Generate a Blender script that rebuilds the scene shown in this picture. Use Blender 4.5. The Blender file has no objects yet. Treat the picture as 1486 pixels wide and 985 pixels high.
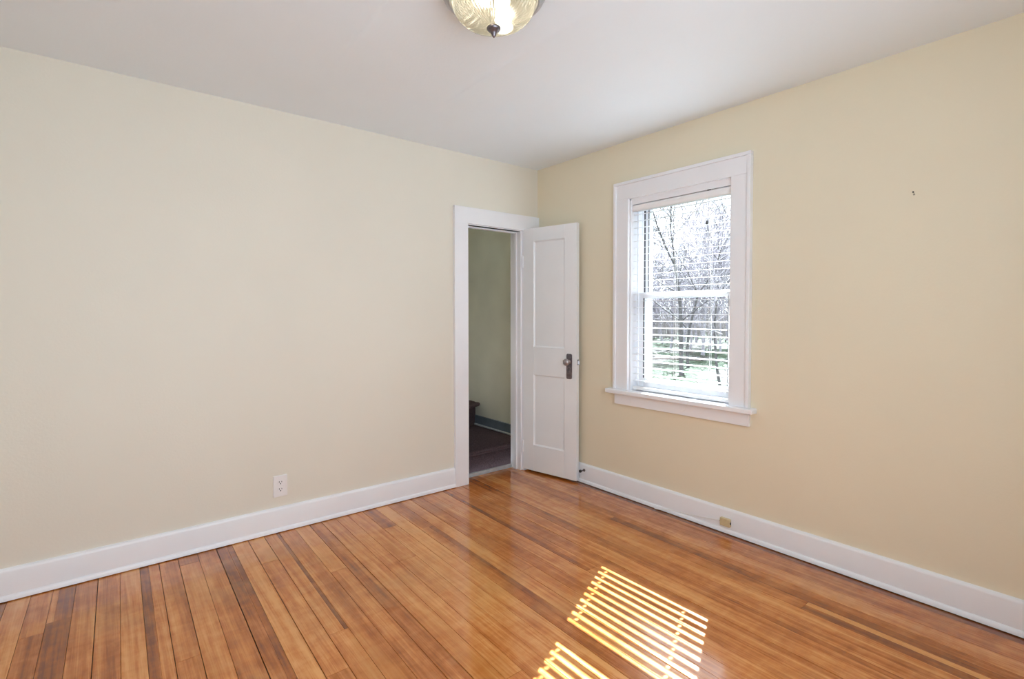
import bpy, bmesh, math, random
from mathutils import Vector, Matrix
C = bpy.context.scene
COL = C.collection
H = 2.44

# ------------------------------------------------------------------ camera
cam_d = bpy.data.cameras.new('camera')
cam = bpy.data.objects.new('camera', cam_d)
COL.objects.link(cam)
cam_d.sensor_fit = 'HORIZONTAL'
cam_d.sensor_width = 36.0
cam_d.lens = 741.52 / 1486 * 36.0
cam_d.shift_y = -20.32 / 1486
cam_d.clip_start = 0.02
cam_d.clip_end = 300
_f = Vector((0.62671, 0.77882, -0.02600)).normalized()
_r = Vector((0.77906, -0.62694, -0.00090)).normalized()
_u = _r.cross(_f).normalized()
m = Matrix((_r, _u, -_f)).transposed().to_4x4()
m.translation = Vector((-2.8147, -3.1606, 1.2782))
cam.matrix_world = m
C.camera = cam

# ------------------------------------------------------------------ light
C.view_settings.view_transform = 'Standard'
C.view_settings.look = 'None'
C.view_settings.exposure = 0.47
C.view_settings.gamma = 1.0
C.view_settings.use_curve_mapping = False
C.cycles.use_denoising = True
C.cycles.max_bounces = 12
C.cycles.diffuse_bounces = 8
C.cycles.transparent_max_bounces = 24
C.cycles.sample_clamp_indirect = 6.0
C.cycles.caustics_reflective = False
C.cycles.caustics_refractive = False

SKY_STRENGTH = 2.8
world = bpy.data.worlds.new('world')
C.world = world
world.use_nodes = True
_bg = world.node_tree.nodes['Background']
_bg.inputs[0].default_value = (0.84, 0.93, 1.0, 1)
_bg.inputs[1].default_value = SKY_STRENGTH

SUN_STRENGTH = 50.0
sun_d = bpy.data.lights.new('sun', 'SUN')
sun_d.energy = SUN_STRENGTH
sun_d.angle = math.radians(0.27)
sun_d.color = (0.86, 0.95, 1.0)
sun = bpy.data.objects.new('sun', sun_d)
COL.objects.link(sun)
sun.rotation_euler = Vector((-1, -0.46, -0.918)).to_track_quat('-Z', 'Y').to_euler()
sun.location = (12, 6, 12)

BACK_POWER = 20.0
def area(name, loc, direction, sx, sy, power, color, portal=False):
    d = bpy.data.lights.new(name, 'AREA')
    d.shape = 'RECTANGLE'
    d.size, d.size_y = sx, sy
    d.energy = power
    d.color = color
    o = bpy.data.objects.new(name, d)
    COL.objects.link(o)
    o.location = loc
    o.rotation_euler = Vector(direction).to_track_quat('-Z', 'Z').to_euler()
    if portal:
        d.cycles.is_portal = True
    return o
# daylight in the wide window behind the camera, and a sampling portal in the window that is seen
area('back_window_daylight', (-2.4, -3.79, 1.45), (0, 1, 0.3), 1.9, 1.5, BACK_POWER, (0.68, 0.84, 1.0))
area('window_portal', (0.19, -1.305, 1.40), (-1, 0, 0), 0.78, 1.36, 1.0, (1, 1, 1), True)
# unseen fill light added low in the stairwell to brighten its wall
area('stairwell_fill', (-0.93, 0.95, 0.85), (1, -0.15, -0.25), 0.5, 0.4, 1.2, (1.0, 0.98, 0.92))

# ------------------------------------------------------------------ materials
def nmat(name):
    mt = bpy.data.materials.new(name)
    mt.use_nodes = True
    nt = mt.node_tree
    return mt, nt, nt.nodes, nt.links, nt.nodes['Principled BSDF']

def paint(name, col, rough=0.5, var=0.03, scale=6.0, bump=0.0, bscale=180.0, metallic=0.0, spec=0.5):
    mt, nt, N, L, b = nmat(name)
    tc = N.new('ShaderNodeTexCoord')
    nz = N.new('ShaderNodeTexNoise')
    nz.inputs['Scale'].default_value = scale
    nz.inputs['Detail'].default_value = 4
    L.new(tc.outputs['Object'], nz.inputs['Vector'])
    rp = N.new('ShaderNodeValToRGB')
    rp.color_ramp.elements[0].position = 0.3
    rp.color_ramp.elements[1].position = 0.7
    rp.color_ramp.elements[0].color = tuple(max(0, c * (1 - var)) for c in col) + (1,)
    rp.color_ramp.elements[1].color = tuple(min(1, c * (1 + var)) for c in col) + (1,)
    L.new(nz.outputs['Fac'], rp.inputs['Fac'])
    L.new(rp.outputs['Color'], b.inputs['Base Color'])
    b.inputs['Roughness'].default_value = rough
    b.inputs['Metallic'].default_value = metallic
    b.inputs['Specular IOR Level'].default_value = spec
    if bump > 0:
        n2 = N.new('ShaderNodeTexNoise')
        n2.inputs['Scale'].default_value = bscale
        n2.inputs['Detail'].default_value = 3
        L.new(tc.outputs['Object'], n2.inputs['Vector'])
        bp = N.new('ShaderNodeBump')
        bp.inputs['Strength'].default_value = bump
        bp.inputs['Distance'].default_value = 0.002
        L.new(n2.outputs['Fac'], bp.inputs['Height'])
        L.new(bp.outputs['Normal'], b.inputs['Normal'])
    return mt

WALL = paint('cream_wall_paint', (0.735, 0.70, 0.61), 0.55, 0.012, 2.2, 0.25, 90)
WALL_R = paint('warm_cast_cream_paint', (0.755, 0.69, 0.535), 0.55, 0.012, 2.2, 0.25, 90)  # right wall's cream with the warm light cast put into the colour
CEIL = paint('white_ceiling_paint', (0.80, 0.875, 0.945), 0.6, 0.012, 1.5, 0.25, 70)
TRIM = paint('white_trim_paint', (0.83, 0.84, 0.875), 0.32, 0.015, 5, 0.12, 60)
DOORM = paint('white_door_paint', (0.82, 0.84, 0.865), 0.35, 0.02, 4, 0.12, 60)
PLASTIC = paint('white_plastic', (0.82, 0.80, 0.80), 0.3, 0.01)
BLIND = paint('white_blind_vinyl', (0.86, 0.86, 0.87), 0.4, 0.01)
CORD = paint('white_cord', (0.82, 0.82, 0.80), 0.7, 0.04, 300)
IVORY = paint('ivory_plastic', (0.62, 0.50, 0.29), 0.4, 0.06, 60)
BLACK = paint('black_slot', (0.02, 0.02, 0.02), 0.6, 0.05)
PEWTER = paint('aged_pewter', (0.17, 0.15, 0.165), 0.36, 0.25, 90, 0.2, 300, 0.85)
KNOBM = paint('worn_nickel', (0.42, 0.40, 0.42), 0.28, 0.2, 50, 0, 1, 0.9)
NICKEL = paint('brushed_nickel', (0.42, 0.41, 0.43), 0.3, 0.1, 40, 0, 1, 0.95)
CARPET = paint('dark_brown_stair_carpet', (0.072, 0.048, 0.053), 0.95, 0.35, 120, 0.9, 500, 0, 0.1)
STRINGER = paint('grey_blue_stringer_paint', (0.13, 0.155, 0.18), 0.45, 0.12, 12, 0.2, 60)
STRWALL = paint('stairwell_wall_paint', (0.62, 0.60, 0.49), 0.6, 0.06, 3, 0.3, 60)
DARKGAP = paint('dark_subfloor', (0.018, 0.011, 0.007), 0.9, 0.2)
GREYSTRIP = paint('worn_grey_threshold_paint', (0.40, 0.41, 0.42), 0.5, 0.2, 18)
GAPSHADE = paint('sash_gap_shade', (0.09, 0.09, 0.10), 0.7, 0.1)  # shade of the sash gaps, put into a dark colour
OUTWALL = paint('exterior_trim', (0.55, 0.56, 0.60), 0.6, 0.04)
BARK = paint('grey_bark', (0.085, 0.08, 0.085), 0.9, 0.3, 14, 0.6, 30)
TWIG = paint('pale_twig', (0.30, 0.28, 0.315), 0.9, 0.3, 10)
BRUSHM = paint('grey_brush', (0.27, 0.25, 0.25), 0.95, 0.3, 4)
STICK = paint('bleached_dead_wood', (0.30, 0.25, 0.24), 0.9, 0.3, 10)

def glass_mat(name, tint=(1, 1, 1)):
    mt, nt, N, L, b = nmat(name)
    N.remove(b)
    out = [n for n in N if n.type == 'OUTPUT_MATERIAL'][0]
    tr = N.new('ShaderNodeBsdfTransparent'); tr.inputs[0].default_value = tint + (1,)
    gl = N.new('ShaderNodeBsdfGlossy'); gl.inputs['Roughness'].default_value = 0.02
    nz = N.new('ShaderNodeTexNoise'); nz.inputs['Scale'].default_value = 3
    bp = N.new('ShaderNodeBump'); bp.inputs['Strength'].default_value = 0.02
    L.new(nz.outputs['Fac'], bp.inputs['Height']); L.new(bp.outputs['Normal'], gl.inputs['Normal'])
    fr = N.new('ShaderNodeFresnel'); fr.inputs['IOR'].default_value = 1.3
    mx = N.new('ShaderNodeMixShader')
    L.new(fr.outputs[0], mx.inputs[0]); L.new(tr.outputs[0], mx.inputs[1]); L.new(gl.outputs[0], mx.inputs[2])
    L.new(mx.outputs[0], out.inputs['Surface'])
    return mt
GLASS = glass_mat('window_glass', (0.97, 0.985, 0.985))

def dome_mat():
    mt, nt, N, L, b = nmat('ribbed_lamp_glass')
    N.remove(b)
    out = [n for n in N if n.type == 'OUTPUT_MATERIAL'][0]
    tr = N.new('ShaderNodeBsdfTransparent'); tr.inputs[0].default_value = (0.96, 0.92, 0.80, 1)
    tl = N.new('ShaderNodeBsdfTranslucent'); tl.inputs[0].default_value = (0.95, 0.90, 0.76, 1)
    gl = N.new('ShaderNodeBsdfGlossy'); gl.inputs['Roughness'].default_value = 0.06
    fr = N.new('ShaderNodeFresnel'); fr.inputs['IOR'].default_value = 1.5
    m1 = N.new('ShaderNodeMixShader'); m1.inputs[0].default_value = 0.28
    rf = N.new('ShaderNodeBsdfRefraction'); rf.inputs['IOR'].default_value = 1.5; rf.inputs['Roughness'].default_value = 0.05; rf.inputs[0].default_value = (0.97, 0.94, 0.84, 1)
    m0 = N.new('ShaderNodeMixShader'); m0.inputs[0].default_value = 0.75
    m2 = N.new('ShaderNodeMixShader')
    L.new(tr.outputs[0], m0.inputs[1]); L.new(rf.outputs[0], m0.inputs[2]); L.new(m0.outputs[0], m1.inputs[1]); L.new(tl.outputs[0], m1.inputs[2])
    L.new(fr.outputs[0], m2.inputs[0]); L.new(m1.outputs[0], m2.inputs[1]); L.new(gl.outputs[0], m2.inputs[2])
    L.new(m2.outputs[0], out.inputs['Surface'])
    return mt
DOME = dome_mat()

def bulb_mat():
    mt, nt, N, L, b = nmat('lit_bulb')
    b.inputs['Base Color'].default_value = (0.95, 0.93, 0.88, 1)
    b.inputs['Emission Color'].default_value = (1.0, 0.93, 0.76, 1)
    b.inputs['Emission Strength'].default_value = 8.0
    return mt
BULB = bulb_mat()

def wood_mat():
    mt, nt, N, L, b = nmat('worn_varnished_pine_boards')
    tc = N.new('ShaderNodeTexCoord')
    at = N.new('ShaderNodeAttribute'); at.attribute_name = 'tone'
    geo = N.new('ShaderNodeNewGeometry')
    # a different offset of the grain for every board
    cmb = N.new('ShaderNodeCombineXYZ')
    mu = N.new('ShaderNodeMath'); mu.operation = 'MULTIPLY'; mu.inputs[1].default_value = 37.0
    L.new(geo.outputs['Random Per Island'], mu.inputs[0])
    L.new(mu.outputs[0], cmb.inputs[1]); L.new(mu.outputs[0], cmb.inputs[2])
    add = N.new('ShaderNodeVectorMath'); add.operation = 'ADD'
    L.new(tc.outputs['Object'], add.inputs[0]); L.new(cmb.outputs[0], add.inputs[1])
    def noise(vec, sx, sy, sz, scale, detail, dist=0.0, rough=0.5):
        mp = N.new('ShaderNodeMapping'); mp.inputs['Scale'].default_value = (sx, sy, sz)
        L.new(vec, mp.inputs['Vector'])
        nz = N.new('ShaderNodeTexNoise'); nz.inputs['Scale'].default_value = scale
        nz.inputs['Detail'].default_value = detail; nz.inputs['Distortion'].default_value = dist
        nz.inputs['Roughness'].default_value = rough
        L.new(mp.outputs[0], nz.inputs['Vector'])
        return nz.outputs['Fac']
    def math_(op, a, bb, clamp=False):
        n = N.new('ShaderNodeMath'); n.operation = op; n.use_clamp = clamp
        for i, v in enumerate((a, bb)):
            if isinstance(v, float): n.inputs[i].default_value = v
            else: L.new(v, n.inputs[i])
        return n.outputs[0]
    grain = noise(add.outputs[0], 60, 2.2, 1, 1.6, 6, 0.4, 0.6)       # fine grain along y
    band = noise(add.outputs[0], 16, 0.7, 1, 1.0, 3, 0.6)             # heartwood bands inside a board
    blot = noise(tc.outputs['Object'], 3.0, 2.0, 1, 1.3, 5, 0.5, 0.6) # wear across boards
    fleck = noise(tc.outputs['Object'], 22, 9, 1, 1.2, 4, 0.3, 0.6)
    fine = noise(add.outputs[0], 230, 3.0, 1, 1.0, 4, 0.3, 0.6)       # hairline streaks
    streak = noise(add.outputs[0], 34, 0.55, 1, 1.0, 4, 0.9, 0.65)    # long dark figure
    cross = noise(add.outputs[0], 5, 22, 1, 1.0, 3, 0.8)              # faint cross figure
    t = math_('MULTIPLY', math_('SUBTRACT', band, 0.5), 1.0)
    t = math_('ADD', t, at.outputs['Fac'])
    t = math_('ADD', t, math_('MULTIPLY', math_('SUBTRACT', grain, 0.5), 0.60))
    t = math_('ADD', t, math_('MULTIPLY', math_('SUBTRACT', fine, 0.5), 0.55))
    t = math_('ADD', t, math_('MULTIPLY', math_('SUBTRACT', streak, 0.5), 0.85))
    t = math_('ADD', t, math_('MULTIPLY', math_('SUBTRACT', fleck, 0.5), 0.6))
    t = math_('ADD', t, math_('MULTIPLY', math_('SUBTRACT', blot, 0.5), 0.6))
    t = math_('ADD', t, math_('MULTIPLY', math_('SUBTRACT', cross, 0.5), 0.35), True)
    rp = N.new('ShaderNodeValToRGB')
    els = rp.color_ramp.elements
    els[0].position = 0.0; els[0].color = (0.71, 0.325, 0.102, 1)
    els[1].position = 1.0; els[1].color = (0.20, 0.056, 0.016, 1)
    e = els.new(0.35); e.color = (0.56, 0.195, 0.046, 1)
    e = els.new(0.70); e.color = (0.36, 0.100, 0.014, 1)
    L.new(t, rp.inputs['Fac'])
    # worn patches: greyer, paler
    worn = noise(tc.outputs['Object'], 1.2, 1.5, 1, 1.7, 6, 0.6, 0.65)
    wr = N.new('ShaderNodeMapRange'); wr.inputs[1].default_value = 0.50; wr.inputs[2].default_value = 0.75
    wr.inputs[3].default_value = 0.0; wr.inputs[4].default_value = 0.42
    L.new(worn, wr.inputs[0])
    mx = N.new('ShaderNodeMix'); mx.data_type = 'RGBA'
    L.new(wr.outputs[0], mx.inputs[0]); L.new(rp.outputs['Color'], mx.inputs[6])
    mx.inputs[7].default_value = (0.47, 0.25, 0.10, 1)
    # honey varnish patches
    hon = noise(tc.outputs['Object'], 5, 1.6, 1, 1.1, 3, 0.4)
    hr = N.new('ShaderNodeMapRange'); hr.inputs[1].default_value = 0.58; hr.inputs[2].default_value = 0.72
    hr.inputs[3].default_value = 0.0; hr.inputs[4].default_value = 0.55
    L.new(hon, hr.inputs[0])
    m3 = N.new('ShaderNodeMix'); m3.data_type = 'RGBA'
    L.new(hr.outputs[0], m3.inputs[0]); L.new(mx.outputs[2], m3.inputs[6])
    m3.inputs[7].default_value = (0.46, 0.165, 0.030, 1)
    L.new(m3.outputs[2], b.inputs['Base Color'])
    rr = N.new('ShaderNodeMapRange'); rr.inputs[1].default_value = 0.3; rr.inputs[2].default_value = 0.7
    rr.inputs[3].default_value = 0.13; rr.inputs[4].default_value = 0.26
    L.new(blot, rr.inputs[0]); L.new(rr.outputs[0], b.inputs['Roughness'])
    b.inputs['Specular IOR Level'].default_value = 0.08
    b.inputs['Coat Weight'].default_value = 1.0
    b.inputs['Coat Roughness'].default_value = 0.10
    bp = N.new('ShaderNodeBump'); bp.inputs['Strength'].default_value = 0.12; bp.inputs['Distance'].default_value = 0.002
    L.new(grain, bp.inputs['Height']); L.new(bp.outputs['Normal'], b.inputs['Normal'])
    return mt
WOOD = wood_mat()

def grass_mat():
    mt, nt, N, L, b = nmat('lawn_with_leaf_litter')
    tc = N.new('ShaderNodeTexCoord')
    nz = N.new('ShaderNodeTexNoise'); nz.inputs['Scale'].default_value = 0.55; nz.inputs['Detail'].default_value = 8
    L.new(tc.outputs['Object'], nz.inputs['Vector'])
    rp = N.new('ShaderNodeValToRGB')
    e = rp.color_ramp.elements
    e[0].position = 0.42; e[0].color = (0.030, 0.048, 0.026, 1)
    e[1].position = 0.60; e[1].color = (0.040, 0.034, 0.033, 1)
    L.new(nz.outputs['Fac'], rp.inputs['Fac'])
    L.new(rp.outputs['Color'], b.inputs['Base Color'])
    b.inputs['Roughness'].default_value = 0.95
    b.inputs['Specular IOR Level'].default_value = 0.1
    return mt
GRASS = grass_mat()

# ------------------------------------------------------------------ mesh helpers
class MB:
    def __init__(self):
        self.bm = bmesh.new()
    def box(self, x0, x1, y0, y1, z0, z1, bev=0.0, mi=0):
        bm = self.bm
        vs = [bm.verts.new((x, y, z)) for x in (x0, x1) for y in (y0, y1) for z in (z0, z1)]
        idx = [(0, 1, 3, 2), (4, 6, 7, 5), (0, 4, 5, 1), (2, 3, 7, 6), (0, 2, 6, 4), (1, 5, 7, 3)]
        fs = [bm.faces.new([vs[i] for i in q]) for q in idx]
        for f in fs: f.material_index = mi
        if bev > 0:
            es = list({e for f in fs for e in f.edges})
            bmesh.ops.bevel(bm, geom=es, offset=bev, segments=2, affect='EDGES', profile=0.5, clamp_overlap=True)
        return self
    def prism(self, pts, ext, bev=0.0):
        """pts: closed polygon of 3-D points, ext: extrusion vector."""
        bm = self.bm
        a = [bm.verts.new(p) for p in pts]
        ext = Vector(ext)
        c = [bm.verts.new(Vector(p) + ext) for p in pts]
        n = len(pts)
        fs = [bm.faces.new(a), bm.faces.new(list(reversed(c)))]
        for i in range(n):
            fs.append(bm.faces.new([a[i], c[i], c[(i + 1) % n], a[(i + 1) % n]]))
        bmesh.ops.recalc_face_normals(bm, faces=fs)
        if bev > 0:
            es = list({e for f in fs for e in f.edges})
            bmesh.ops.bevel(bm, geom=es, offset=bev, segments=3, affect='EDGES', profile=0.5, clamp_overlap=True)
        return self
    def lathe(self, prof, seg=48, centre=(0, 0, 0), axis='Z', rib=0.0, ribs=0):
        """prof: list of (r, h)."""
        bm = self.bm
        rings = []
        for r, h in prof:
            ring = []
            for k in range(seg):
                a = 2 * math.pi * k / seg
                rr = r * (1 + rib * math.cos(ribs * a)) if ribs else r
                p = (rr * math.cos(a), rr * math.sin(a), h)
                if axis == 'X': p = (p[2], p[0], p[1])
                if axis == 'Y': p = (p[0], p[2], p[1])
                ring.append(bm.verts.new(Vector(p) + Vector(centre)))
            rings.append(ring)
        for a, c in zip(rings, rings[1:]):
            for k in range(seg):
                bm.faces.new([a[k], a[(k + 1) % seg], c[(k + 1) % seg], c[k]])
        for ring in (rings[0], rings[-1]):
            if (ring[0].co - ring[seg // 2].co).length > 1e-5:
                bm.faces.new(ring)
        return self
    def tube(self, pts, rad, seg=8, cap=True):
        bm = self.bm
        pts = [Vector(p) for p in pts]
        n = len(pts)
        rads = rad if isinstance(rad, (list, tuple)) else [rad] * n
        rings = []
        ref = None
        for i, p in enumerate(pts):
            d = (pts[min(i + 1, n - 1)] - pts[max(i - 1, 0)]).normalized()
            if ref is None:
                ref = Vector((0, 0, 1)) if abs(d.z) < 0.9 else Vector((1, 0, 0))
            s = d.cross(ref)
            s = s.normalized() if s.length > 1e-6 else d.orthogonal().normalized()
            t = s.cross(d).normalized()
            ref = t
            rings.append([bm.verts.new(p + (s * math.cos(2 * math.pi * k / seg) + t * math.sin(2 * math.pi * k / seg)) * rads[i]) for k in range(seg)])
        for a, c in zip(rings, rings[1:]):
            for k in range(seg):
                bm.faces.new([a[k], a[(k + 1) % seg], c[(k + 1) % seg], c[k]])
        if cap:
            bm.faces.new(rings[0]); bm.faces.new(rings[-1])
        return self
    def build(self, name, mat, parent=None, smooth=False, recalc=True):
        bm = self.bm
        if recalc:
            bmesh.ops.recalc_face_normals(bm, faces=bm.faces)
        me = bpy.data.meshes.new(name)
        bm.to_mesh(me); bm.free()
        for mm in (mat if isinstance(mat, (list, tuple)) else [mat]):
            me.materials.append(mm)
        if smooth:
            for p in me.polygons: p.use_smooth = True
        o = bpy.data.objects.new(name, me)
        COL.objects.link(o)
        if parent is not None:
            o.parent = parent
        return o

def tag(o, label, cat, group=None, kind=None):
    o['label'] = label; o['category'] = cat
    if group: o['group'] = group
    if kind: o['kind'] = kind
    return o
def empty(name, loc=(0, 0, 0), rz=0.0):
    o = bpy.data.objects.new(name, None)
    COL.objects.link(o)
    o.location = loc; o.rotation_euler = (0, 0, rz)
    o.empty_display_size = 0.05
    return o
def smooth_by_angle(o, ang=35):
    me = o.data
    for p in me.polygons: p.use_smooth = True
    me.set_sharp_from_angle(angle=math.radians(ang))
    return o

XL, YB = -3.80, -3.60          # hidden left and back walls
# ------------------------------------------------------------------ floor: boards of one floor, run along y
rnd = random.Random(11)
edges = [-3.85, -3.80, -3.72, -3.64, -3.56, -3.48, -3.40, -3.32, -3.24, -3.158, -3.08, -3.005, -2.925, -2.845, -2.762, -2.684, -2.605, -2.524, -2.437,
         -2.349, -2.274, -2.193, -2.11, -2.03, -1.942, -1.859, -1.787, -1.70, -1.625, -1.527, -1.44, -1.357, -1.27,
         -1.19, -1.11, -1.03, -0.935, -0.86, -0.768, -0.672, -0.60, -0.53, -0.44, -0.36, -0.265, -0.185, -0.10, -0.0]
Y1, Y0 = 0.10, YB
# per board (keyed by its left edge): list of (y_from, tone of the stretch, optional strip list)
spec = {
    -3.24: [(Y1, .88)], -3.158: [(Y1, .22)], -3.08: [(Y1, .45), (-.42, .62)], -3.005: [(Y1, .82)],
    -2.925: [(Y1, .40)], -2.845: [(Y1, .52)], -2.762: [(Y1, .22)], -2.684: [(Y1, .35)],
    -2.605: [(Y1, .50), (-.965, .45)], -2.524: [(Y1, .62), (-.13, .34)], -2.437: [(Y1, .46)], -2.349: [(Y1, .66)],
    -2.274: [(Y1, .16)], -2.193: [(Y1, .18), (-.365, .48), (-1.383, .60)], -2.11: [(Y1, .42), (-1.155, .36)],
    -2.03: [(Y1, .52)], -1.942: [(Y1, .22), (-.67, .58)], -1.859: [(Y1, .62)], -1.787: [(Y1, .40)],
    -1.70: [(Y1, .36), (-1.785, .5)], -1.625: [(Y1, .42), (-.78, .46)], -1.527: [(Y1, .70), (-.36, .30)],
    -1.44: [(Y1, .30)], -1.357: [(Y1, .58)], -1.27: [(Y1, .36)], -1.19: [(Y1, .46), (-1.25, .40)],
    -1.11: [(Y1, .42)], -1.03: [(Y1, .36)], -0.935: [(Y1, .52), (-1.45, .40)], -0.86: [(Y1, .42)],
    -0.768: [(Y1, .38)], -0.672: [(Y1, .56)], -0.60: [(Y1, .34)], -0.53: [(Y1, .34)],
    -0.44: [(Y1, .46), (-2.25, .88)], -0.36: [(Y1, .55)], -0.265: [(Y1, .34)], -0.185: [(Y1, .46)], -0.10: [(Y1, .48)],
}
# darker or lighter wood inside a board; right-wall edge: worn finish plus painted shadow line: left edge -> (x0, x1, y0, y1, tone)
strips = {
    -2.684: (-2.684, -2.648, Y1, Y0, .82), -2.349: (-2.300, -2.274, Y1, Y0, .78), -2.11: (-2.046, -2.03, Y1, -1.155, .85),
    -0.672: (-0.632, -0.60, Y1, Y0, .74), -0.36: (-0.36, -0.310, -1.1, Y0, .92), -0.44: (-0.392, -0.36, -2.25, Y0, .02),
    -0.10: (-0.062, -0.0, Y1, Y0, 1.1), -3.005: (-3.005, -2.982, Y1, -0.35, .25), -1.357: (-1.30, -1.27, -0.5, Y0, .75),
    -0.935: (-0.935, -0.905, Y1, -1.45, .75),
}
wide_gaps = {-2.349: .0032, -2.193: .0026, -1.787: .0036, -1.19: .0026, -0.768: .0045, -2.845: .0026, -2.605: .002, -2.524: .002, -0.935: .002, -2.11: .0022,
             -1.859: .002, -1.357: .0022}
def sk(x, y):
    return x + 0.02 * y * min(1.0, max(0.0, (-x) / 0.3))
fb = bmesh.new()
tone_of = []
def board(x0, x1, y0, y1, tone):
    """top at z=0; y0 > y1; eased long edges"""
    bm = fb
    e = 0.0009
    sec = [(x0, -0.008), (x0, -e), (x0 + e, 0.0), (x1 - e, 0.0), (x1, -e), (x1, -0.008)]
    ra = [bm.verts.new((sk(x, y0), y0, z)) for x, z in sec]
    rb = [bm.verts.new((sk(x, y1), y1, z)) for x, z in sec]
    for i in range(5):
        f = bm.faces.new([ra[i], ra[i + 1], rb[i + 1], rb[i]]); tone_of.append(tone)
    f = bm.faces.new(list(reversed(ra))); tone_of.append(tone)
    f = bm.faces.new(rb); tone_of.append(tone)
for a, c in zip(edges, edges[1:]):
    g = wide_gaps.get(a, 0.0011) / 2
    g2 = wide_gaps.get(c, 0.0011) / 2
    runs = spec.get(a)
    if runs is None:
        runs = [(Y1, rnd.uniform(.2, .7)), (-rnd.uniform(.5, 2.5), rnd.uniform(.2, .7))]
    top = Y1 if a > -0.75 and c < 0.05 else -0.002
    for k, (ys, tone) in enumerate(runs):
        tone += 0.02 if a > -1.2 else (-0.07 if a > -2.2 else 0.0)
        ys = min(ys, top)
        ye = runs[k + 1][0] + 0.0015 if k + 1 < len(runs) else Y0
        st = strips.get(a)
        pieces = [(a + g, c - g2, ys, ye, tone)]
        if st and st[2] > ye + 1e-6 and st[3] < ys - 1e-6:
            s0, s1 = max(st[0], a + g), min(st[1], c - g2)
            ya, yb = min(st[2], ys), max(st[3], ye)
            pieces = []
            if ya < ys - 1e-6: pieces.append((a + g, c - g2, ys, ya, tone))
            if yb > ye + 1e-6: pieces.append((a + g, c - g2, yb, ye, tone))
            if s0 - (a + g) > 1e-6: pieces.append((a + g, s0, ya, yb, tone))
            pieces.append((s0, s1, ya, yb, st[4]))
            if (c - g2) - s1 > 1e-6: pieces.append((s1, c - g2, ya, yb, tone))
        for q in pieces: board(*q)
bmesh.ops.recalc_face_normals(fb, faces=fb.faces)
nb = len(fb.faces)
vs = [fb.verts.new(q) for q in ((XL - .1, YB - .1, -.0075), (0.1, YB - .1, -.0075), (0.1, .105, -.0075), (XL - .1, .105, -.0075))]
f = fb.faces.new(vs); f.material_index = 1; tone_of.append(1.0)
# the slab under the boards
vs2 = [fb.verts.new((q.co.x, q.co.y, -0.05)) for q in vs]
for i in range(4):
    f = fb.faces.new([vs[i], vs2[i], vs2[(i + 1) % 4], vs[(i + 1) % 4]]); f.material_index = 1; tone_of.append(1.0)
f = fb.faces.new(list(reversed(vs2))); f.material_index = 1; tone_of.append(1.0)
me = bpy.data.meshes.new('floor')
fb.to_mesh(me); fb.free()
me.materials.append(WOOD); me.materials.append(DARKGAP)
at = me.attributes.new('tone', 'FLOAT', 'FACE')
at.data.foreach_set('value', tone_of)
floor = bpy.data.objects.new('floor', me); COL.objects.link(floor)
tag(floor, 'worn orange-brown varnished pine floorboards across the room', 'floor', kind='structure')

# ------------------------------------------------------------------ room shell
DX0, DX1, DZ = -0.702, -0.172, 1.925       # doorway in the left wall (plane y=0)
WY0, WY1, WZ0, WZ1 = -1.668, -0.943, 0.745, 2.045   # window opening in the right wall (plane x=0)
T = 0.12
w = MB()
w.box(XL - T, DX0, 0, T, -0.05, H + .05)
w.box(DX1, 0.0, 0, T, -0.05, H + .05)
w.box(DX0, DX1, 0, T, DZ, H + .05)
tag(w.build('wall_left', WALL), 'long cream wall with the open doorway and the outlet', 'wall', kind='structure')
w = MB()
TW = 0.20
w.box(0, TW, WY1, 0.0, -0.05, H + .05)
w.box(0, TW, YB - T, WY0, -0.05, H + .05)
w.box(0, TW, WY0, WY1, -0.05, WZ0 - 0.03)
w.box(0, TW, WY0, WY1, WZ1, H + .05)
tag(w.build('wall_right', WALL_R), 'cream wall, warm light cast in its colour, around the window with blinds', 'wall', kind='structure')
def wall_with_window(name, horizontal, a0, a1, c, o0, o1, z0, z1, label):
    b = MB()
    def bx(p0, p1, q0, q1):
        if horizontal: b.box(p0, p1, c - T, c, q0, q1)
        else: b.box(c - T, c, p0, p1, q0, q1)
    bx(a0, o0, -0.05, H + .05); bx(o1, a1, -0.05, H + .05); bx(o0, o1, -0.05, z0); bx(o0, o1, z1, H + .05)
    return tag(b.build(name, WALL), label, 'wall', kind='structure')
wall_with_window('wall_back', True, XL - T, 0.0, YB, -3.4, -1.4, 0.65, 2.25, 'cream wall behind the camera position')
tag(MB().box(XL - T, XL, YB, 0.0, -0.05, H + .05).build('wall_side', WALL), 'cream wall on the far left side, out of the picture', 'wall', kind='structure')
# ceiling with two faint plaster seams
def ceil_z(x, y):
    z = H
    for xa, amp in ((-1.95, 0.0065), (-1.31, 0.0045)):
        d = (x - xa - 0.03 * (y + 1))
        if -0.012 < d < 0.35:
            k = (d + 0.012) / 0.012 if d < 0 else 1 - d / 0.35
            z -= amp * k * min(1.0, max(0.0, (-y - 0.45) / 0.5))
    return z
bm = bmesh.new()
xs = sorted(set([XL - T, TW] + [XL + i * (-XL) / 60 for i in range(61)] + [xa + d for xa in (-1.95, -1.31) for d in (-.03, -.02, -.012, -.006, 0, .006, .012, .03, .06)]))
ys = [YB - T + i * (T - YB + T) / 40 for i in range(41)]
grid = [[bm.verts.new((x, y, ceil_z(x, y) if x > XL and x < 0 and y < 0 and y > YB else H)) for y in ys] for x in xs]
for i in range(len(xs) - 1):
    for j in range(len(ys) - 1):
        bm.faces.new([grid[i][j], grid[i][j + 1], grid[i + 1][j + 1], grid[i + 1][j]])
top = [bm.verts.new((x, y, H + .06)) for x, y in ((XL - T, YB - T), (TW, YB - T), (TW, T), (XL - T, T))]
bm.faces.new(top)
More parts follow.
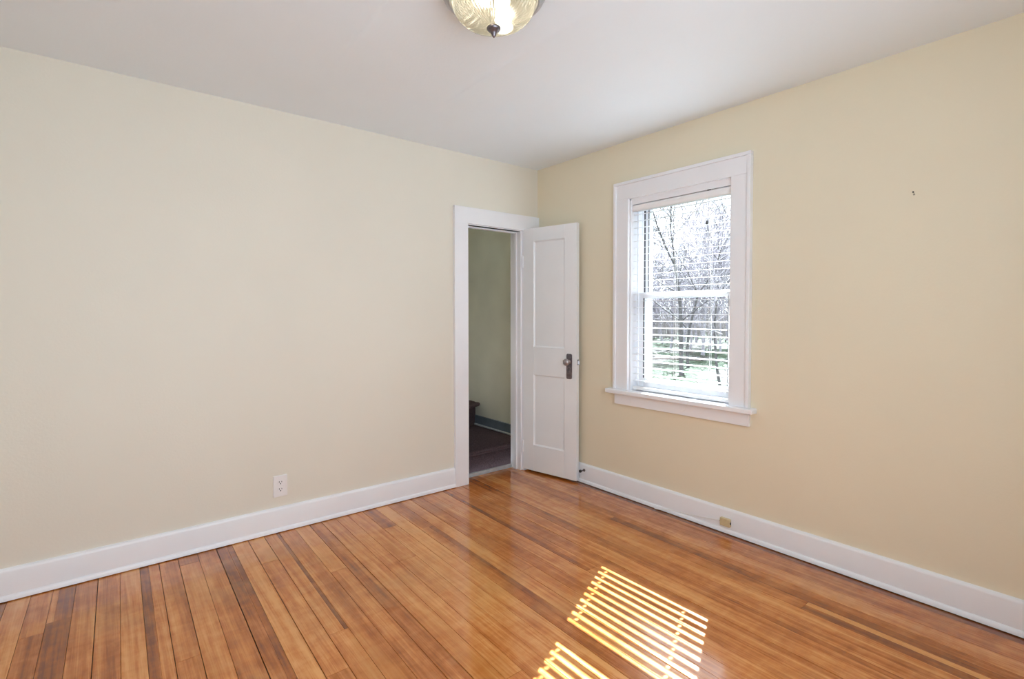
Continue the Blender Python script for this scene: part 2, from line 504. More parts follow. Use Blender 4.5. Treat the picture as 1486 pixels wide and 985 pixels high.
me = bpy.data.meshes.new('ceiling'); bm.to_mesh(me); bm.free(); me.materials.append(CEIL)
for p in me.polygons: p.use_smooth = True
o = bpy.data.objects.new('ceiling', me); COL.objects.link(o)
tag(o, 'white plaster ceiling with faint seams above the light fixture', 'ceiling', kind='structure')

# baseboards: board, eased cap and a shoe moulding, one profile
def baseboard(name, pts, along, length, label):
    b = MB(); b.prism(pts, Vector(along) * length)
    return tag(smooth_by_angle(b.build(name, TRIM), 50), label, 'baseboard', kind='structure')
def prof():      # (depth from wall, z)
    p = [(0.0, 0.0045), (0.030, 0.0045)]
    for k in range(1, 5):
        a = k / 4 * math.pi / 2
        p.append((0.019 + 0.011 * math.cos(a), 0.0045 + 0.022 * math.sin(a)))
    p += [(0.0185, 0.0265), (0.0185, 0.128), (0.016, 0.136), (0.011, 0.141), (0.0, 0.143)]
    return p
baseboard('baseboard_left', [(XL, -d, z) for d, z in prof()], (1, 0, 0), DX0 - 0.117 - XL, 'tall white baseboard along the wall with the outlet')
baseboard('baseboard_right', [(-d, 0 - 0.0, z) for d, z in prof()], (0, -1, 0), -YB, 'tall white baseboard along the wall under the window')
baseboard('baseboard_back', [(XL, YB + d, z) for d, z in prof()], (1, 0, 0), -XL, 'tall white baseboard along the wall behind the camera')

# ------------------------------------------------------------------ doorway casing and lining
t1 = empty('trim_1', (DX0, 0, 0))
tag(t1, 'flat white wooden casing around the open stair doorway', 'door frame', kind='structure')
def P(o, parent):     # parent keeping world coordinates of the mesh
    o.parent = parent
    o.matrix_parent_inverse = Matrix.Translation(parent.location).inverted() if not parent.rotation_euler.z else parent.matrix_basis.inverted()
    return o
CT = 0.025
P(MB().box(DX0 - 0.117, DX0 - 0.002, -CT, -0.0, 0.0, DZ + 0.005, 0.002).build('side_casing', TRIM), t1)
P(MB().box(DX1 + 0.002, -0.012, -CT, -0.0, 0.0, DZ + 0.005, 0.002).build('side_casing', TRIM), t1)
P(MB().box(DX0 - 0.117, -0.004, -CT, -0.0, DZ + 0.005, 2.050, 0.002).build('head_casing', TRIM), t1)
b = MB()
b.box(DX0 - 0.002, DX0 + 0.014, -0.003, T + 0.005, 0, DZ + 0.016, 0.001)
b.box(DX1 - 0.014, DX1 + 0.002, -0.003, T + 0.005, 0, DZ + 0.016, 0.001)
b.box(DX0 + 0.014, DX1 - 0.014, -0.003, T + 0.005, DZ, DZ + 0.016, 0.001)
P(b.build('door_jamb', TRIM), t1)
b = MB()
b.box(DX0 + 0.014, DX0 + 0.026, 0.040, 0.075, 0.0, DZ, 0.001)
b.box(DX1 - 0.026, DX1 - 0.014, 0.040, 0.075, 0.0, DZ, 0.001)
b.box(DX0 + 0.026, DX1 - 0.026, 0.040, 0.075, DZ - 0.012, DZ, 0.001)
P(b.build('door_stop', TRIM), t1)
P(MB().box(DX0 + 0.014, DX1 - 0.014, 0.108, 0.130, -0.01, 0.024, 0.004).build('threshold_strip', GREYSTRIP), t1)

# ------------------------------------------------------------------ the open door
HX, HY = -0.170, -0.024
TIPX, TIPY = -0.068, -0.512
ang = math.atan2(TIPY - HY, TIPX - HX)
DL = math.hypot(TIPX - HX, TIPY - HY)
door = empty('door_1', (HX, HY, 0.0), ang)
tag(door, 'white two-panel wooden door standing open beside the stair doorway', 'door', kind='structure')
# local frame: u along +x (hinge -> latch edge), y+ is away from the camera (thickness), camera face at y=0 ... camera face looks to -y
DT = 0.034
zb, zt = 0.016, 1.940
ST = 0.098
b = MB()
b.box(0, ST, 0, DT, zb, zt, 0.0018)
b.box(DL - ST - 0.012, DL, 0, DT, zb, zt, 0.0018)
ui0, ui1 = ST, DL - ST - 0.012
b.box(ui0, ui1, 0, DT, zt - 0.105, zt, 0.0018)
b.box(ui0, ui1, 0, DT, 0.783, 1.005, 0.0018)
b.box(ui0, ui1, 0, DT, zb, 0.222, 0.0018)
b.build('door_leaf', DOORM, door)
for z0, z1 in ((1.005, zt - 0.105), (0.222, 0.783)):
    b = MB()
    b.box(ui0 - 0.004, ui1 + 0.004, 0.011, DT - 0.011, z0 - 0.004, z1 + 0.004)
    # sloped sticking around the panel
    s = 0.009
    for side in (0, 1):
        ya, yb_ = (0.0035, 0.0112) if side == 0 else (DT - 0.0035, DT - 0.0112)
        q = [((ui0, ya, z0), (ui1, ya, z0), (ui1 - s, yb_, z0 + s), (ui0 + s, yb_, z0 + s)),
             ((ui0, ya, z1), (ui1, ya, z1), (ui1 - s, yb_, z1 - s), (ui0 + s, yb_, z1 - s)),
             ((ui0, ya, z0), (ui0, ya, z1), (ui0 + s, yb_, z1 - s), (ui0 + s, yb_, z0 + s)),
             ((ui1, ya, z0), (ui1, ya, z1), (ui1 - s, yb_, z1 - s), (ui1 - s, yb_, z0 + s))]
        for f in q:
            b.bm.faces.new([b.bm.verts.new(v) for v in f])
    b.build('door_panel', DOORM, door, recalc=False)
# escutcheons and knobs on both faces
def rounded_plate(u0, u1, z0, z1, y0, y1, r):
    pts = []
    for cx, cz, a0 in ((u1 - r, z1 - r, 0), (u0 + r, z1 - r, 90), (u0 + r, z0 + r, 180), (u1 - r, z0 + r, 270)):
        for k in range(5):
            a = math.radians(a0 + k * 22.5)
            pts.append((cx + r * math.cos(a), y0, cz + r * math.sin(a)))
    return MB().prism(pts, (0, y1 - y0, 0), 0.0008)
PU = DL - 0.064
for sgn, yf in ((-1, 0.0), (1, DT)):
    pl = rounded_plate(PU - 0.025, PU + 0.025, 0.776, 0.966, yf, yf + sgn * 0.0035, 0.012).build('escutcheon', PEWTER, door)
    pl['label'] = 'dark pewter lock plate'
    kb = MB()
    kp = [(0.0165, 0.0), (0.0165, 0.003), (0.009, 0.006), (0.0085, 0.020), (0.012, 0.026), (0.022, 0.031), (0.0265, 0.038), (0.0262, 0.045), (0.022, 0.0515), (0.013, 0.0555), (0.0, 0.0565)]
    kb.lathe([(r, sgn * h) for r, h in kp], 32, (PU, yf + sgn * 0.0035, 0.905), 'Y')
    ko = kb.build('knob', KNOBM, door, smooth=True); ko['label'] = 'worn round metal knob'
    kh = MB()
    kh.lathe([(0.0045, 0), (0.0045, sgn * 0.0006)], 16, (PU, yf + sgn * 0.0036, 0.853), 'Y')
    kh.box(PU - 0.0022, PU + 0.0022, min(yf + sgn * .0036, yf + sgn * .0042), max(yf + sgn * .0036, yf + sgn * .0042), 0.838, 0.853)
    kh.build('keyhole', BLACK, door)
MB().box(DL, DL + 0.0012, 0.006, DT - 0.006, 0.850, 0.960, 0.0004).build('latch_plate', TRIM, door)
MB().box(DL + 0.0010, DL + 0.0020, 0.009, DT - 0.008, 0.885, 0.925).build('latch_hole', BLACK, door)
MB().prism([(DL, 0.012, 0.890), (DL + 0.013, 0.0205, 0.890), (DL + 0.013, 0.0235, 0.890), (DL, 0.0235, 0.890)], (0, 0, 0.026)).build('latch_bolt', KNOBM, door)
for hz in (0.20, 1.68):
    h = MB()
    h.tube([(-0.006, DT * 0 - 0.005, hz - 0.045), (-0.006, -0.005, hz + 0.045)], 0.0055, 12)
    h.tube([(-0.006, -0.005, hz + 0.045), (-0.006, -0.005, hz + 0.052)], [0.004, 0.0025], 10)
    h.box(-0.006, -0.0005, -0.002, DT - 0.004, hz - 0.045, hz + 0.045, 0.0005)
    smooth_by_angle(h.build('hinge', TRIM, door))

# rigid door stop on the baseboard behind the door
ds = empty('door_stop_bumper', (-0.0185, -0.545, 0.098))
tag(ds, 'small dark doorstop on the baseboard behind the open door', 'doorstop')
smooth_by_angle(MB().lathe([(0.011, 0), (0.011, -0.003), (0.005, -0.006), (0.0042, -0.036)], 16, (0, 0, 0), 'X').build('stem', PEWTER, ds))
smooth_by_angle(MB().lathe([(0.008, -0.034), (0.0105, -0.036), (0.0105, -0.046), (0.007, -0.050)], 16, (0, 0, 0), 'X').build('rubber_tip', BLACK, ds))

# ------------------------------------------------------------------ stairwell
SX0, SX1, SY1 = -0.98, 0.04, 2.1
w = MB()
w.box(SX1, SX1 + 0.1, T, SY1, -0.05, H + .25)
tag(w.build('wall_stairwell_right', STRWALL), 'dim olive-cream stairwell wall seen through the doorway', 'wall', kind='structure')
w = MB(); w.box(SX0 - .1, SX1 + .1, SY1, SY1 + .1, -0.05, H + .25)
tag(w.build('wall_stairwell_back', STRWALL), 'stairwell wall at the turn of the stairs', 'wall', kind='structure')
w = MB(); w.box(SX0 - .1, SX0, T, SY1, -0.05, H + .25)
tag(w.build('wall_stairwell_left', STRWALL), 'stairwell wall hidden beside the doorway', 'wall', kind='structure')
w = MB(); w.box(SX0 - .1, SX1 + .1, T, SY1 + .1, H + .25, H + .3)
tag(w.build('ceiling_stairwell', STRWALL), 'dim plaster ceiling over the stairs', 'ceiling', kind='structure')
stair = empty('staircase', (-0.45, 0.5, 0))
tag(stair, 'dark brown carpeted winding stairs inside the doorway', 'stairs')
def step(name, poly, z0, z1, nose):
    """carpeted step: body plus a rounded nosing that overhangs; poly counter-clockwise with the nose edge first two points"""
    b = MB()
    b.prism([(x, y, z0) for x, y in poly], (0, 0, z1 - z0 - 0.0), 0.010)
    a, c = Vector((*poly[0], 0)), Vector((*poly[1], 0))
    d = (c - a).normalized(); n = Vector((d.y, -d.x, 0))
    c = c - d * 0.03; a = a + d * 0.01
    rr = 0.018
    b.tube([a + n * nose + Vector((0, 0, z1 - rr)), c + n * nose + Vector((0, 0, z1 - rr))], rr, 14)
    b.prism([a + Vector((0, 0, z1 - 2 * rr)), a + n * nose + Vector((0, 0, z1 - 2 * rr)), c + n * nose + Vector((0, 0, z1 - 2 * rr)), c + Vector((0, 0, z1 - 2 * rr))], (0, 0, 2 * rr))
    return P(smooth_by_angle(b.build(name, CARPET), 40), stair)
step('tread', [(SX0 + .01, 0.162), (SX1 - .005, 0.190), (SX1 - .005, 1.6), (SX0 + .01, 1.6)], -0.01, 0.180, 0.020)
step('tread', [(SX0 + .01, 0.42), (SX1 - .005, 0.950), (SX1 - .005, 2.08), (SX0 + .01, 2.08)], 0.16, 0.405, 0.045)
step('tread', [(-0.62, 0.50), (-0.35, 2.08), (SX0 + .01, 2.08), (SX0 + .01, 0.50)], 0.38, 0.60, 0.03)
b = MB()
b.box(SX1 - 0.020, SX1 - 0.001, T + .005, 1.4, 0.19, 0.275, 0.003)
P(b.build('stringer', STRINGER), stair)['label'] = 'grey-blue skirting along the stairs'
b = MB(); b.tube([(SX1 - 0.028, T + .005, 0.190), (SX1 - 0.028, 1.0, 0.190)], 0.009, 10)
P(smooth_by_angle(b.build('stringer_bead', GREYSTRIP)), stair)

# ------------------------------------------------------------------ window
win = empty('window_1', (0, -1.305, WZ0))
tag(win, 'white double-hung window with wide white casing and sill', 'window', kind='structure')
CW = 0.115
FC = 0.022
def casing_board(x0, x1, y0, y1, z0, z1, name):
    return P(MB().box(x0, x1, y0, y1, z0, z1, 0.002).build(name, TRIM), win)
casing_board(-FC, 0, WY1, WY1 + CW, WZ0, WZ1, 'side_casing')
casing_board(-FC, 0, WY0 - CW, WY0, WZ0, WZ1, 'side_casing')
casing_board(-FC, 0, WY0 - CW, WY1 + CW, WZ1, WZ1 + CW, 'head_casing')
# thin raised back band around the casing
bw = 0.017
b = MB()
b.box(-FC - 0.012, 0, WY1 + CW - bw, WY1 + CW + 0.003, WZ0, WZ1 + CW - bw, 0.003)
b.box(-FC - 0.012, 0, WY0 - CW - 0.003, WY0 - CW + bw, WZ0, WZ1 + CW - bw, 0.003)
b.box(-FC - 0.012, 0, WY0 - CW - 0.003, WY1 + CW + 0.003, WZ1 + CW - bw, WZ1 + CW + 0.003, 0.003)
P(b.build('back_band', TRIM), win)
# stool and apron
P(MB().box(-0.062, 0.055, WY0 - CW - 0.036, WY1 + CW + 0.050, WZ0 - 0.030, WZ0, 0.006).build('window_sill', TRIM), win)
P(MB().box(-0.020, 0, WY0 - CW - 0.002, WY1 + CW - 0.003, WZ0 - 0.105, WZ0 - 0.030, 0.002).build('apron', TRIM), win)
# jamb lining through the wall, with stops
b = MB()
j = 0.012
JX1 = TW + 0.02
b.box(0, JX1, WY1 - j, WY1 + .001, WZ0 - .03, WZ1)
b.box(0, JX1, WY0 - .001, WY0 + j, WZ0 - .03, WZ1)
b.box(0.003, 0.064, WY0, WY1, 2.004, WZ1 + .001)
b.box(0, JX1, WY0, WY1, WZ1 - j, WZ1 + .001)
P(b.build('window_jamb', TRIM), win)
b = MB()
for (s0, s1) in ((0.064, 0.076), (0.114, 0.126)):
    b.box(s0, s1, WY1 - j - 0.012, WY1 - j, WZ0, WZ1 - j, 0.002)
    b.box(s0, s1, WY0 + j, WY0 + j + 0.012, WZ0, WZ1 - j, 0.002)
    b.box(s0, s1, WY0 + j, WY1 - j, WZ1 - j - 0.012, WZ1 - j, 0.002)
P(b.build('window_stop', TRIM), win)
b = MB()
b.box(TW, TW + 0.055, WY1 - 0.006, WY1 + 0.09, WZ0 - 0.05, WZ1 + 0.09, 0.003)
b.box(TW, TW + 0.055, WY0 - 0.09, WY0 + 0.006, WZ0 - 0.05, WZ1 + 0.09, 0.003)
b.box(TW, TW + 0.055, WY0 + 0.006, WY1 - 0.006, WZ1 - 0.006, WZ1 + 0.09, 0.003)
P(b.build('outer_casing', OUTWALL), win)
P(MB().prism([(0.05, WY0, WZ0 - 0.03), (0.05, WY0, WZ0 + 0.004), (TW + 0.05, WY0, WZ0 - 0.028), (TW + 0.05, WY0, WZ0 - 0.05)], (0, WY1 - WY0, 0)).build('outer_sill', TRIM), win)
def sash(name, x0, x1, z0, z1, bot, top, stile=0.050):
    ya, yb_ = WY0 + j + 0.002, WY1 - j - 0.002
    b = MB()
    b.box(x0, x1, ya, ya + stile, z0, z1, 0.003)
    b.box(x0, x1, yb_ - stile, yb_, z0, z1, 0.003)
    b.box(x0, x1, ya + stile, yb_ - stile, z0, z0 + bot, 0.003)
    b.box(x0, x1, ya + stile, yb_ - stile, z1 - top, z1, 0.003)
    s = P(b.build(name, TRIM), win)
    xm = (x0 + x1) / 2
    # glazing bead and strip beside the stile, coloured dark to paint the sash-gap shadows
    gb = MB()
    for y0_, y1_ in ((ya + stile - 0.003, ya + stile), (yb_ - stile, yb_ - stile + 0.008)):
        gb.box(x0 - 0.0008, x0 + 0.004, y0_, y1_, z0 + bot, z1 - top)
    if name == 'upper_sash':
        gb.box(x0 - 0.002, x0, yb_ - 0.022, yb_ - 0.010, z0, z1)
    bo_ = gb.build('bead_gap_shade', GAPSHADE)
    bo_.parent = s
    g = MB().box(xm - 0.0015, xm + 0.0015, ya + stile - 0.004, yb_ - stile + 0.004, z0 + bot - 0.004, z1 - top + 0.004).build('pane', GLASS)
    g.parent = s
    g.matrix_parent_inverse = Matrix.Identity(4)
sash('lower_sash', 0.078, 0.112, WZ0 + 0.002, 1.412, 0.082, 0.038)
sash('upper_sash', 0.128, 0.162, 1.372, WZ1 - j - 0.002, 0.040, 0.048)

# ------------------------------------------------------------------ venetian blind, hung inside the window recess
bl = empty('window_blind', (0.034, -1.305, 1.98))
tag(bl, 'white horizontal-slat blind lowered over the window, slats open', 'blind')
BY0, BY1 = WY0 + j + 0.003, WY1 - j - 0.003
XC = 0.034
def B(o): return P(o, bl)
hb = MB()
pts = []
for x, z in ((0.012, 1.960), (0.008, 1.966), (0.006, 1.978), (0.006, 1.990), (0.010, 1.998), (0.018, 2.002), (0.058, 2.002), (0.058, 1.960)):
    pts.append((x, BY0, z))
hb.prism(pts, (0, BY1 - BY0, 0))
B(smooth_by_angle(hb.build('headrail', BLIND), 25))
# slats with lift-cord holes at the ladders
LAD = [-1.086, -1.280, -1.516]
HOLED = (LAD[0], LAD[2])
pitch, sw, th, tilt = 0.045, 0.0330, 0.0016, math.radians(4)
zs = [1.938 - k * pitch for k in range(26)]
zs = [z for z in zs if z > 0.800]
sb = bmesh.new()
def slat(bm, zc, y0, y1):
    hole = 0.0055
    hx = 0.0095
    cuts = [y1]
    for l in sorted(HOLED, reverse=True): cuts += [l + hole, l - hole]
    cuts.append(y0)
    xsn = [-sw / 2, -hx, hx, sw / 2]
    def pt(x, y, dz):
        camber = 0.0008 * (1 - (2 * x / sw) ** 2)
        zz = x * math.sin(tilt) + camber + dz
        return (XC + x * math.cos(tilt), y, zc + zz)
    up = [[bm.verts.new(pt(x, y, th / 2)) for x in xsn] for y in cuts]
    dn = [[bm.verts.new(pt(x, y, -th / 2)) for x in xsn] for y in cuts]
    ny = len(cuts) - 1
    is_hole = lambda i, k: i % 2 == 1 and k == 1
    for i in range(ny):
        for k in range(3):
            if is_hole(i, k):
                # walls of the hole
                a = [(i, k), (i + 1, k), (i + 1, k + 1), (i, k + 1)]
                for q in range(4):
                    p0, p1 = a[q], a[(q + 1) % 4]
                    bm.faces.new([up[p0[0]][p0[1]], up[p1[0]][p1[1]], dn[p1[0]][p1[1]], dn[p0[0]][p0[1]]])
                continue
            bm.faces.new([up[i][k], up[i][k + 1], up[i + 1][k + 1], up[i + 1][k]])
            bm.faces.new([dn[i][k], dn[i + 1][k], dn[i + 1][k + 1], dn[i][k + 1]])
    for i in range(ny):
        for k in (0, 3):
            bm.faces.new([up[i][k], up[i + 1][k], dn[i + 1][k], dn[i][k]])
    for i in (0, ny):
        for k in range(3):
            bm.faces.new([up[i][k], up[i][k + 1], dn[i][k + 1], dn[i][k]])
for z in zs: slat(sb, z, BY0 + 0.002, BY1 - 0.002)
bmesh.ops.recalc_face_normals(sb, faces=sb.faces)
me = bpy.data.meshes.new('slat_panel'); sb.to_mesh(me); sb.free(); me.materials.append(BLIND)
so = bpy.data.objects.new('slat_panel', me); COL.objects.link(so); B(so)
# bottom rail resting just above the sill
BRZ = 0.762
B(MB().box(XC - 0.020, XC + 0.020, BY0 + 0.002, BY1 - 0.002, BRZ - 0.011, BRZ + 0.011, 0.004).build('bottom_rail', BLIND))
for l in LAD:
    c = MB()
    for dx in (-sw / 2 - 0.001, sw / 2 + 0.001):
        c.tube([(XC + dx, l, 1.962), (XC + dx, l, BRZ + 0.01)], 0.0007, 5)
    c.tube([(XC, l, 1.962), (XC, l, BRZ + 0.01)], 0.0008, 5)
    B(c.build('ladder_cord', CORD))
def hang(name, pts, r, mat):
    return B(MB().tube(pts, r, 6).build(name, mat))
hang('pull_cord', [(0.004, -1.512, 1.985), (-0.003, -1.512, 1.93), (-0.003, -1.513, 1.825)], 0.0007, CORD)
tas = MB().lathe([(0.0015, 0.024), (0.0035, 0.020), (0.0065, 0.004), (0.006, 0.0), (0.0, -0.001)], 14, (-0.003, -1.513, 1.798))
B(tas.build('tassel', BLACK, smooth=True))['label'] = 'small dark cord tassel'
B(MB().box(0.004, 0.014, -1.527, -1.507, 2.001, 2.008, 0.001).build('bracket_clip', BLACK))
# loose cord ends hanging over the sill
hang('cord_end', [(0.02, -1.007, 0.762), (-0.010, -1.008, 0.754), (-0.052, -1.008, 0.752), (-0.0655, -1.007, 0.744), (-0.066, -1.010, 0.705), (-0.065, -1.006, 0.665)], 0.0011, CORD)
hang('cord_end', [(0.02, -1.452, 0.762), (-0.010, -1.452, 0.754), (-0.052, -1.447, 0.752), (-0.0655, -1.440, 0.744), (-0.066, -1.425, 0.715), (-0.066, -1.418, 0.688), (-0.066, -1.400, 0.672)], 0.0011, CORD)

# ------------------------------------------------------------------ wall outlet
ox0, ox1, oz0, oz1 = -2.053, -1.975, 0.203, 0.328
ou = empty('wall_outlet', ((ox0 + ox1) / 2, 0, (oz0 + oz1) / 2))
tag(ou, 'white duplex electrical outlet low on the long wall', 'outlet')
cx, cz = (ox0 + ox1) / 2, (oz0 + oz1) / 2
P(MB().box(ox0, ox1, -0.008, 0, oz0, oz1, 0.0035).build('cover_plate', PLASTIC), ou)
for s in (1, -1):
    zc = cz + s * 0.0205
    r = MB()
    pts = []
    for k in range(24):
        a = 2 * math.pi * k / 24
        pts.append((cx + 0.0172 * math.cos(a), -0.0078, zc + max(-0.0142, min(0.0142, 0.0172 * math.sin(a)))))
    r.prism(pts, (0, -0.0022, 0))
    rc = P(r.build('receptacle', PLASTIC), ou)
    q = MB()
    q.box(cx - 0.0082, cx - 0.0052, -0.0104, -0.0099, zc + 0.000, zc + 0.0095)
    q.box(cx + 0.0052, cx + 0.0082, -0.0104, -0.0099, zc + 0.001, zc + 0.0085)
    q.lathe([(0.0033, -0.0099), (0.0033, -0.0104)], 14, (cx, 0, zc - 0.0065), 'Y')
    qo = q.build('slot', BLACK); qo.parent = rc
smooth_by_angle(P(MB().lathe([(0.0032, -0.0078), (0.003, -0.0092), (0.0, -0.0094)], 14, (cx, 0, cz), 'Y').build('screw', PLASTIC), ou))

# phone jack on the right baseboard with its wire
jk = empty('phone_jack', (-0.0185, -1.660, 0.07))
tag(jk, 'small ivory phone jack box on the baseboard below the window', 'phone jack')
P(MB().box(-0.040, -0.0185, -1.690, -1.630, 0.045, 0.091, 0.004).build('jack_box', IVORY), jk)
P(MB().box(-0.036, -0.024, -1.6912, -1.6895, 0.060, 0.074, 0.0004).build('socket', BLACK), jk)
P(MB().box(-0.034, -0.028, -1.6305, -1.6265, 0.066, 0.072, 0.0005).build('wire_plug', BLACK), jk)
wr = MB().tube([(-0.031, -1.627, 0.069), (-0.029, -1.56, 0.058), (-0.0235, -1.50, 0.047), (-0.0235, -1.43, 0.039), (-0.026, -1.36, 0.034), (-0.030, -1.30, 0.030), (-0.033, -1.22, 0.008), (-0.034, -1.18, 0.0035)], 0.0021, 8)
tag(smooth_by_angle(wr.build('phone_wire', CORD)), 'thin white wire running from the ivory jack along the baseboard', 'wire')

# nail left in the right wall
nl = empty('wall_nail', (0, -2.502, 1.807))
tag(nl, 'single dark nail left in the blank wall right of the window', 'nail')
P(MB().lathe([(0.0012, 0.01), (0.0012, -0.008), (0.0034, -0.0085), (0.0036, -0.0105), (0.0, -0.011)], 12, (0, -2.502, 1.807), 'X').build('nail_shaft', BLACK), nl)
P(MB().lathe([(0.0042, 0.0), (0.0042, -0.0008)], 12, (0, -2.5035, 1.7975), 'X').build('plaster_chip', paint('chipped_plaster', (0.36, 0.32, 0.24), .9, .1)), nl)

# ------------------------------------------------------------------ ceiling light
LX, LY = -1.705, -1.680
lt = empty('ceiling_light', (LX, LY, H))
tag(lt, 'flush ceiling light with ribbed glass dome and brushed metal pan', 'ceiling light')
pan = [(0.020, 0.002), (0.196, 0.002), (0.199, -0.004), (0.197, -0.012), (0.190, -0.015), (0.188, -0.020), (0.191, -0.025), (0.187, -0.031), (0.180, -0.034),
       (0.178, -0.040), (0.180, -0.045), (0.175, -0.051), (0.168, -0.055), (0.163, -0.058), (0.158, -0.058), (0.154, -0.055), (0.152, -0.046), (0.150, -0.012), (0.020, -0.010)]
po = smooth_by_angle(MB().lathe(pan, 96).build('canopy', NICKEL, lt), 30); po['label'] = 'stepped brushed metal pan'
dome = []
for k in range(25):
    a = k / 24 * math.pi / 2
    dome.append((max(0.006, 0.148 * math.cos(a) ** 0.78) if k < 24 else 0.006, -0.044 - 0.100 * math.sin(a) ** 0.80))
dm = smooth_by_angle(MB().lathe(dome, 384, rib=0.020, ribs=60).build('glass_dome', DOME, lt), 60); dm['label'] = 'ribbed pale glass dome'
fin = [(0.006, -0.140), (0.020, -0.144), (0.0245, -0.148), (0.025, -0.153), (0.0215, -0.158), (0.0135, -0.164), (0.010, -0.168), (0.0085, -0.173), (0.006, -0.178), (0.003, -0.1825), (0.0, -0.184)]
fo = MB().lathe(fin, 32).build('finial', PEWTER, lt, smooth=True); fo['label'] = 'dark pewter finial'
for k in range(2):
    a = math.radians(25 + 180 * k)
    p0 = Vector((0.03 * math.cos(a), 0.03 * math.sin(a), -0.055))
    d = Vector((math.cos(a), math.sin(a), -0.35)).normalized()
    bb = MB().lathe([(0.0, 0.0), (0.012, 0.0), (0.013, 0.012), (0.020, 0.024), (0.025, 0.036), (0.0265, 0.046), (0.024, 0.058), (0.016, 0.068), (0.0, 0.073)], 24)
    bo = bb.build('bulb', BULB, lt, smooth=True)
    bo.location = p0; bo.rotation_euler = d.to_track_quat('Z', 'Y').to_euler()

# ------------------------------------------------------------------ outside
GZ = -0.75
g = bmesh.new()
rg = random.Random(3)
nx, ny = 50, 50
vv = [[g.verts.new((0.25 + 110 * (i / nx) ** 1.6, -30 + 130 * k / ny, GZ + (0 if i < 6 else rg.uniform(-.06, .06)))) for k in range(ny + 1)] for i in range(nx + 1)]
for i in range(nx):
    for k in range(ny):
        g.faces.new([vv[i][k], vv[i][k + 1], vv[i + 1][k + 1], vv[i + 1][k]])
bmesh.ops.recalc_face_normals(g, faces=g.faces)
me = bpy.data.meshes.new('lawn_ground'); g.to_mesh(me); g.free(); me.materials.append(GRASS)
lo = bpy.data.objects.new('lawn_ground', me); COL.objects.link(lo)
tag(lo, 'pale green lawn with leaf litter outside the window', 'lawn', kind='structure')

EYE = Vector((-2.8147, -3.1606, 0))
def at_bearing(px, dist):
    """ground point on the bearing of the window column px, dist metres from the room"""
    fx, fy = 0.62671, 0.77882
    rx, ry = 0.77906, -0.62694
    k = (px - 743) / 741.52
    d = Vector((fx + rx * k, fy + ry * k, 0)).normalized()
    return EYE + d * dist

def grow(mbt, mbb, rng, p, d, length, rad, depth, maxd):
    n = 4 if depth < 2 else 3
    pts = [p]; rads = [rad]
    dd = d.copy()
    for i in range(n):
        dd = (dd + Vector((rng.uniform(-.16, .16), rng.uniform(-.16, .16), rng.uniform(-.03, .14)))).normalized()
        pts.append(pts[-1] + dd * length / n)
        rads.append(max(MINR, rad * (1 - 0.38 * (i + 1) / n)))
    (mbt if depth == 0 else mbb).tube(pts, rads, 7 if depth == 0 else (5 if depth < 3 else 3), cap=False)
    if depth >= maxd: return
    kids = 2 if depth == 0 else rng.choice((2, 3, 3))
    for q in range(kids):
        az = rng.uniform(0, 6.283); sp = rng.uniform(.35, .85)
        side = dd.orthogonal().normalized()
        side = Matrix.Rotation(az, 3, dd) @ side
        nd = (dd * math.cos(sp) + side * math.sin(sp) + Vector((0, 0, .12))).normalized()
        grow(mbt, mbb, rng, pts[-1], nd, length * rng.uniform(.62, .82), rads[-1] * rng.uniform(.6, .8), depth + 1, maxd)
    for q in range(2 if depth else 3):
        i = rng.randint(1, n - 1) if depth else rng.randint(2, n)
        az = rng.uniform(0, 6.283)
        side = Matrix.Rotation(az, 3, dd) @ dd.orthogonal().normalized()
        nd = (dd * .5 + side * .8 + Vector((0, 0, .15))).normalized()
        grow(mbt, mbb, rng, pts[i], nd, length * rng.uniform(.42, .62), rads[i] * rng.uniform(.32, .5), depth + 1 + (depth == 0), maxd)

def tree(px, dist, trunk, rad, seed, label, maxd=4, lean=(0, 0), group='bare trees beyond the lawn', mats=(None, None)):
    global MINR
    MINR = 0.00052 * dist
    rng = random.Random(seed)
    p = at_bearing(px, dist); p.z = GZ - 0.05
    o = empty('bare_tree', tuple(p))
    tag(o, label, 'tree', group)
    a, c = MB(), MB()
    grow(a, c, rng, Vector((0, 0, 0)), Vector((lean[0], lean[1], 1)).normalized(), trunk, rad, 0, maxd)
    a.build('trunk', mats[0] or BARK, o, smooth=True, recalc=False)
    c.build('branches', mats[1] or TWIG, o, smooth=True, recalc=False)
    return o
tree(989, 17, 3.6, 0.070, 5, 'dark forked bare tree near the middle of the window view', 4, (0.02, -.02), mats=(BARK, BARK))
tree(999, 19.5, 2.8, 0.055, 8, 'slimmer dark bare tree just right of the forked one', 4, (0.05, -.10), mats=(BARK, BARK))
tree(1046, 15, 2.4, 0.040, 21, 'bare tree with crooked limbs at the right edge of the window', 4, (-.05, .05))
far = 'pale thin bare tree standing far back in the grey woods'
rs = random.Random(17)
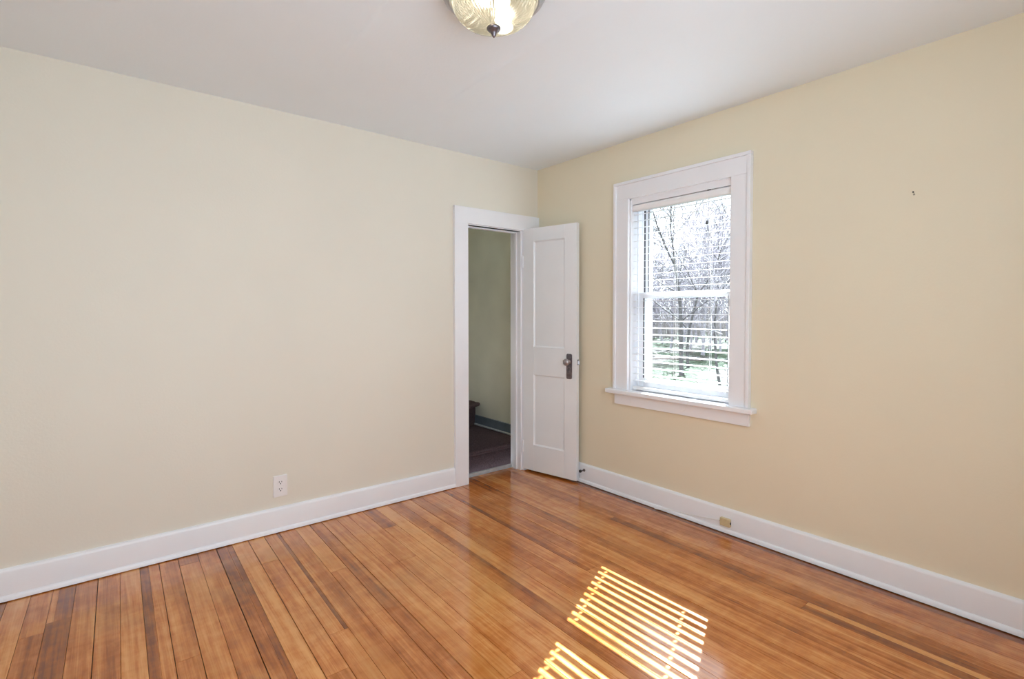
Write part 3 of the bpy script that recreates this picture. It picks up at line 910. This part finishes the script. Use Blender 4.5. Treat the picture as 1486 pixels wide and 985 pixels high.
for k in range(29):
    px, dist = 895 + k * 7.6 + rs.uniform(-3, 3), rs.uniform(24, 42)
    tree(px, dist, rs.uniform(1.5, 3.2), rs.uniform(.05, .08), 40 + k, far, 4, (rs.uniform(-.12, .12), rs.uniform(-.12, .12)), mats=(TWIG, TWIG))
# undergrowth along the edge of the woods
rb = random.Random(9)
b = MB()
for k in range(1700):
    px = rb.uniform(780, 1230); dist = rb.uniform(40, 58)
    p = at_bearing(px, dist); p.z = GZ
    hgt = rb.uniform(1.2, 3.6)
    q = p + Vector((rb.uniform(-.5, .5), rb.uniform(-.5, .5), hgt))
    mid = (p + q) / 2 + Vector((rb.uniform(-.2, .2), rb.uniform(-.2, .2), 0))
    b.tube([p, mid, q], [.045, .034, .014], 3, cap=False)
    for z in range(2):
        b.tube([mid, mid + Vector((rb.uniform(-.7, .7), rb.uniform(-.7, .7), rb.uniform(.3, 1.0)))], [.022, .010], 3, cap=False)
tag(b.build('undergrowth', BRUSHM, recalc=False), 'grey leafless brush in a band at the far edge of the lawn', 'undergrowth', kind='stuff')
# dead branches lying on the grass
for k, (px, dist, ln, a, lab) in enumerate(((985, 14.0, 2.4, 1.9, 'pale dead branch lying on the lawn low in the window view'), (955, 22.0, 3.4, 2.3, 'dead branch lying farther back on the lawn at left'))):
    p = at_bearing(px, dist); p.z = GZ + 0.07
    rr = random.Random(70 + k)
    b = MB()
    d = Vector((math.cos(a), math.sin(a), 0.02))
    s = Vector((-d.y, d.x, 0))
    pts = [p + d * (ln * (i / 5 - .5)) + s * rr.uniform(-.08, .08) + Vector((0, 0, rr.uniform(0, .05))) for i in range(6)]
    b.tube(pts, [.05, .045, .04, .032, .024, .012], 7)
    for i in (1, 2, 3, 4):
        b.tube([pts[i], pts[i] + d * .4 + s * rr.choice((-1, 1)) * .35 + Vector((0, 0, .18)), pts[i] + d * .7 + s * rr.choice((-1, 1)) * .4 + Vector((0, 0, .3))], [.02, .014, .006], 5)
    tag(b.build('fallen_branch', STICK, smooth=True), lab, 'branch', 'dead branches on the lawn')
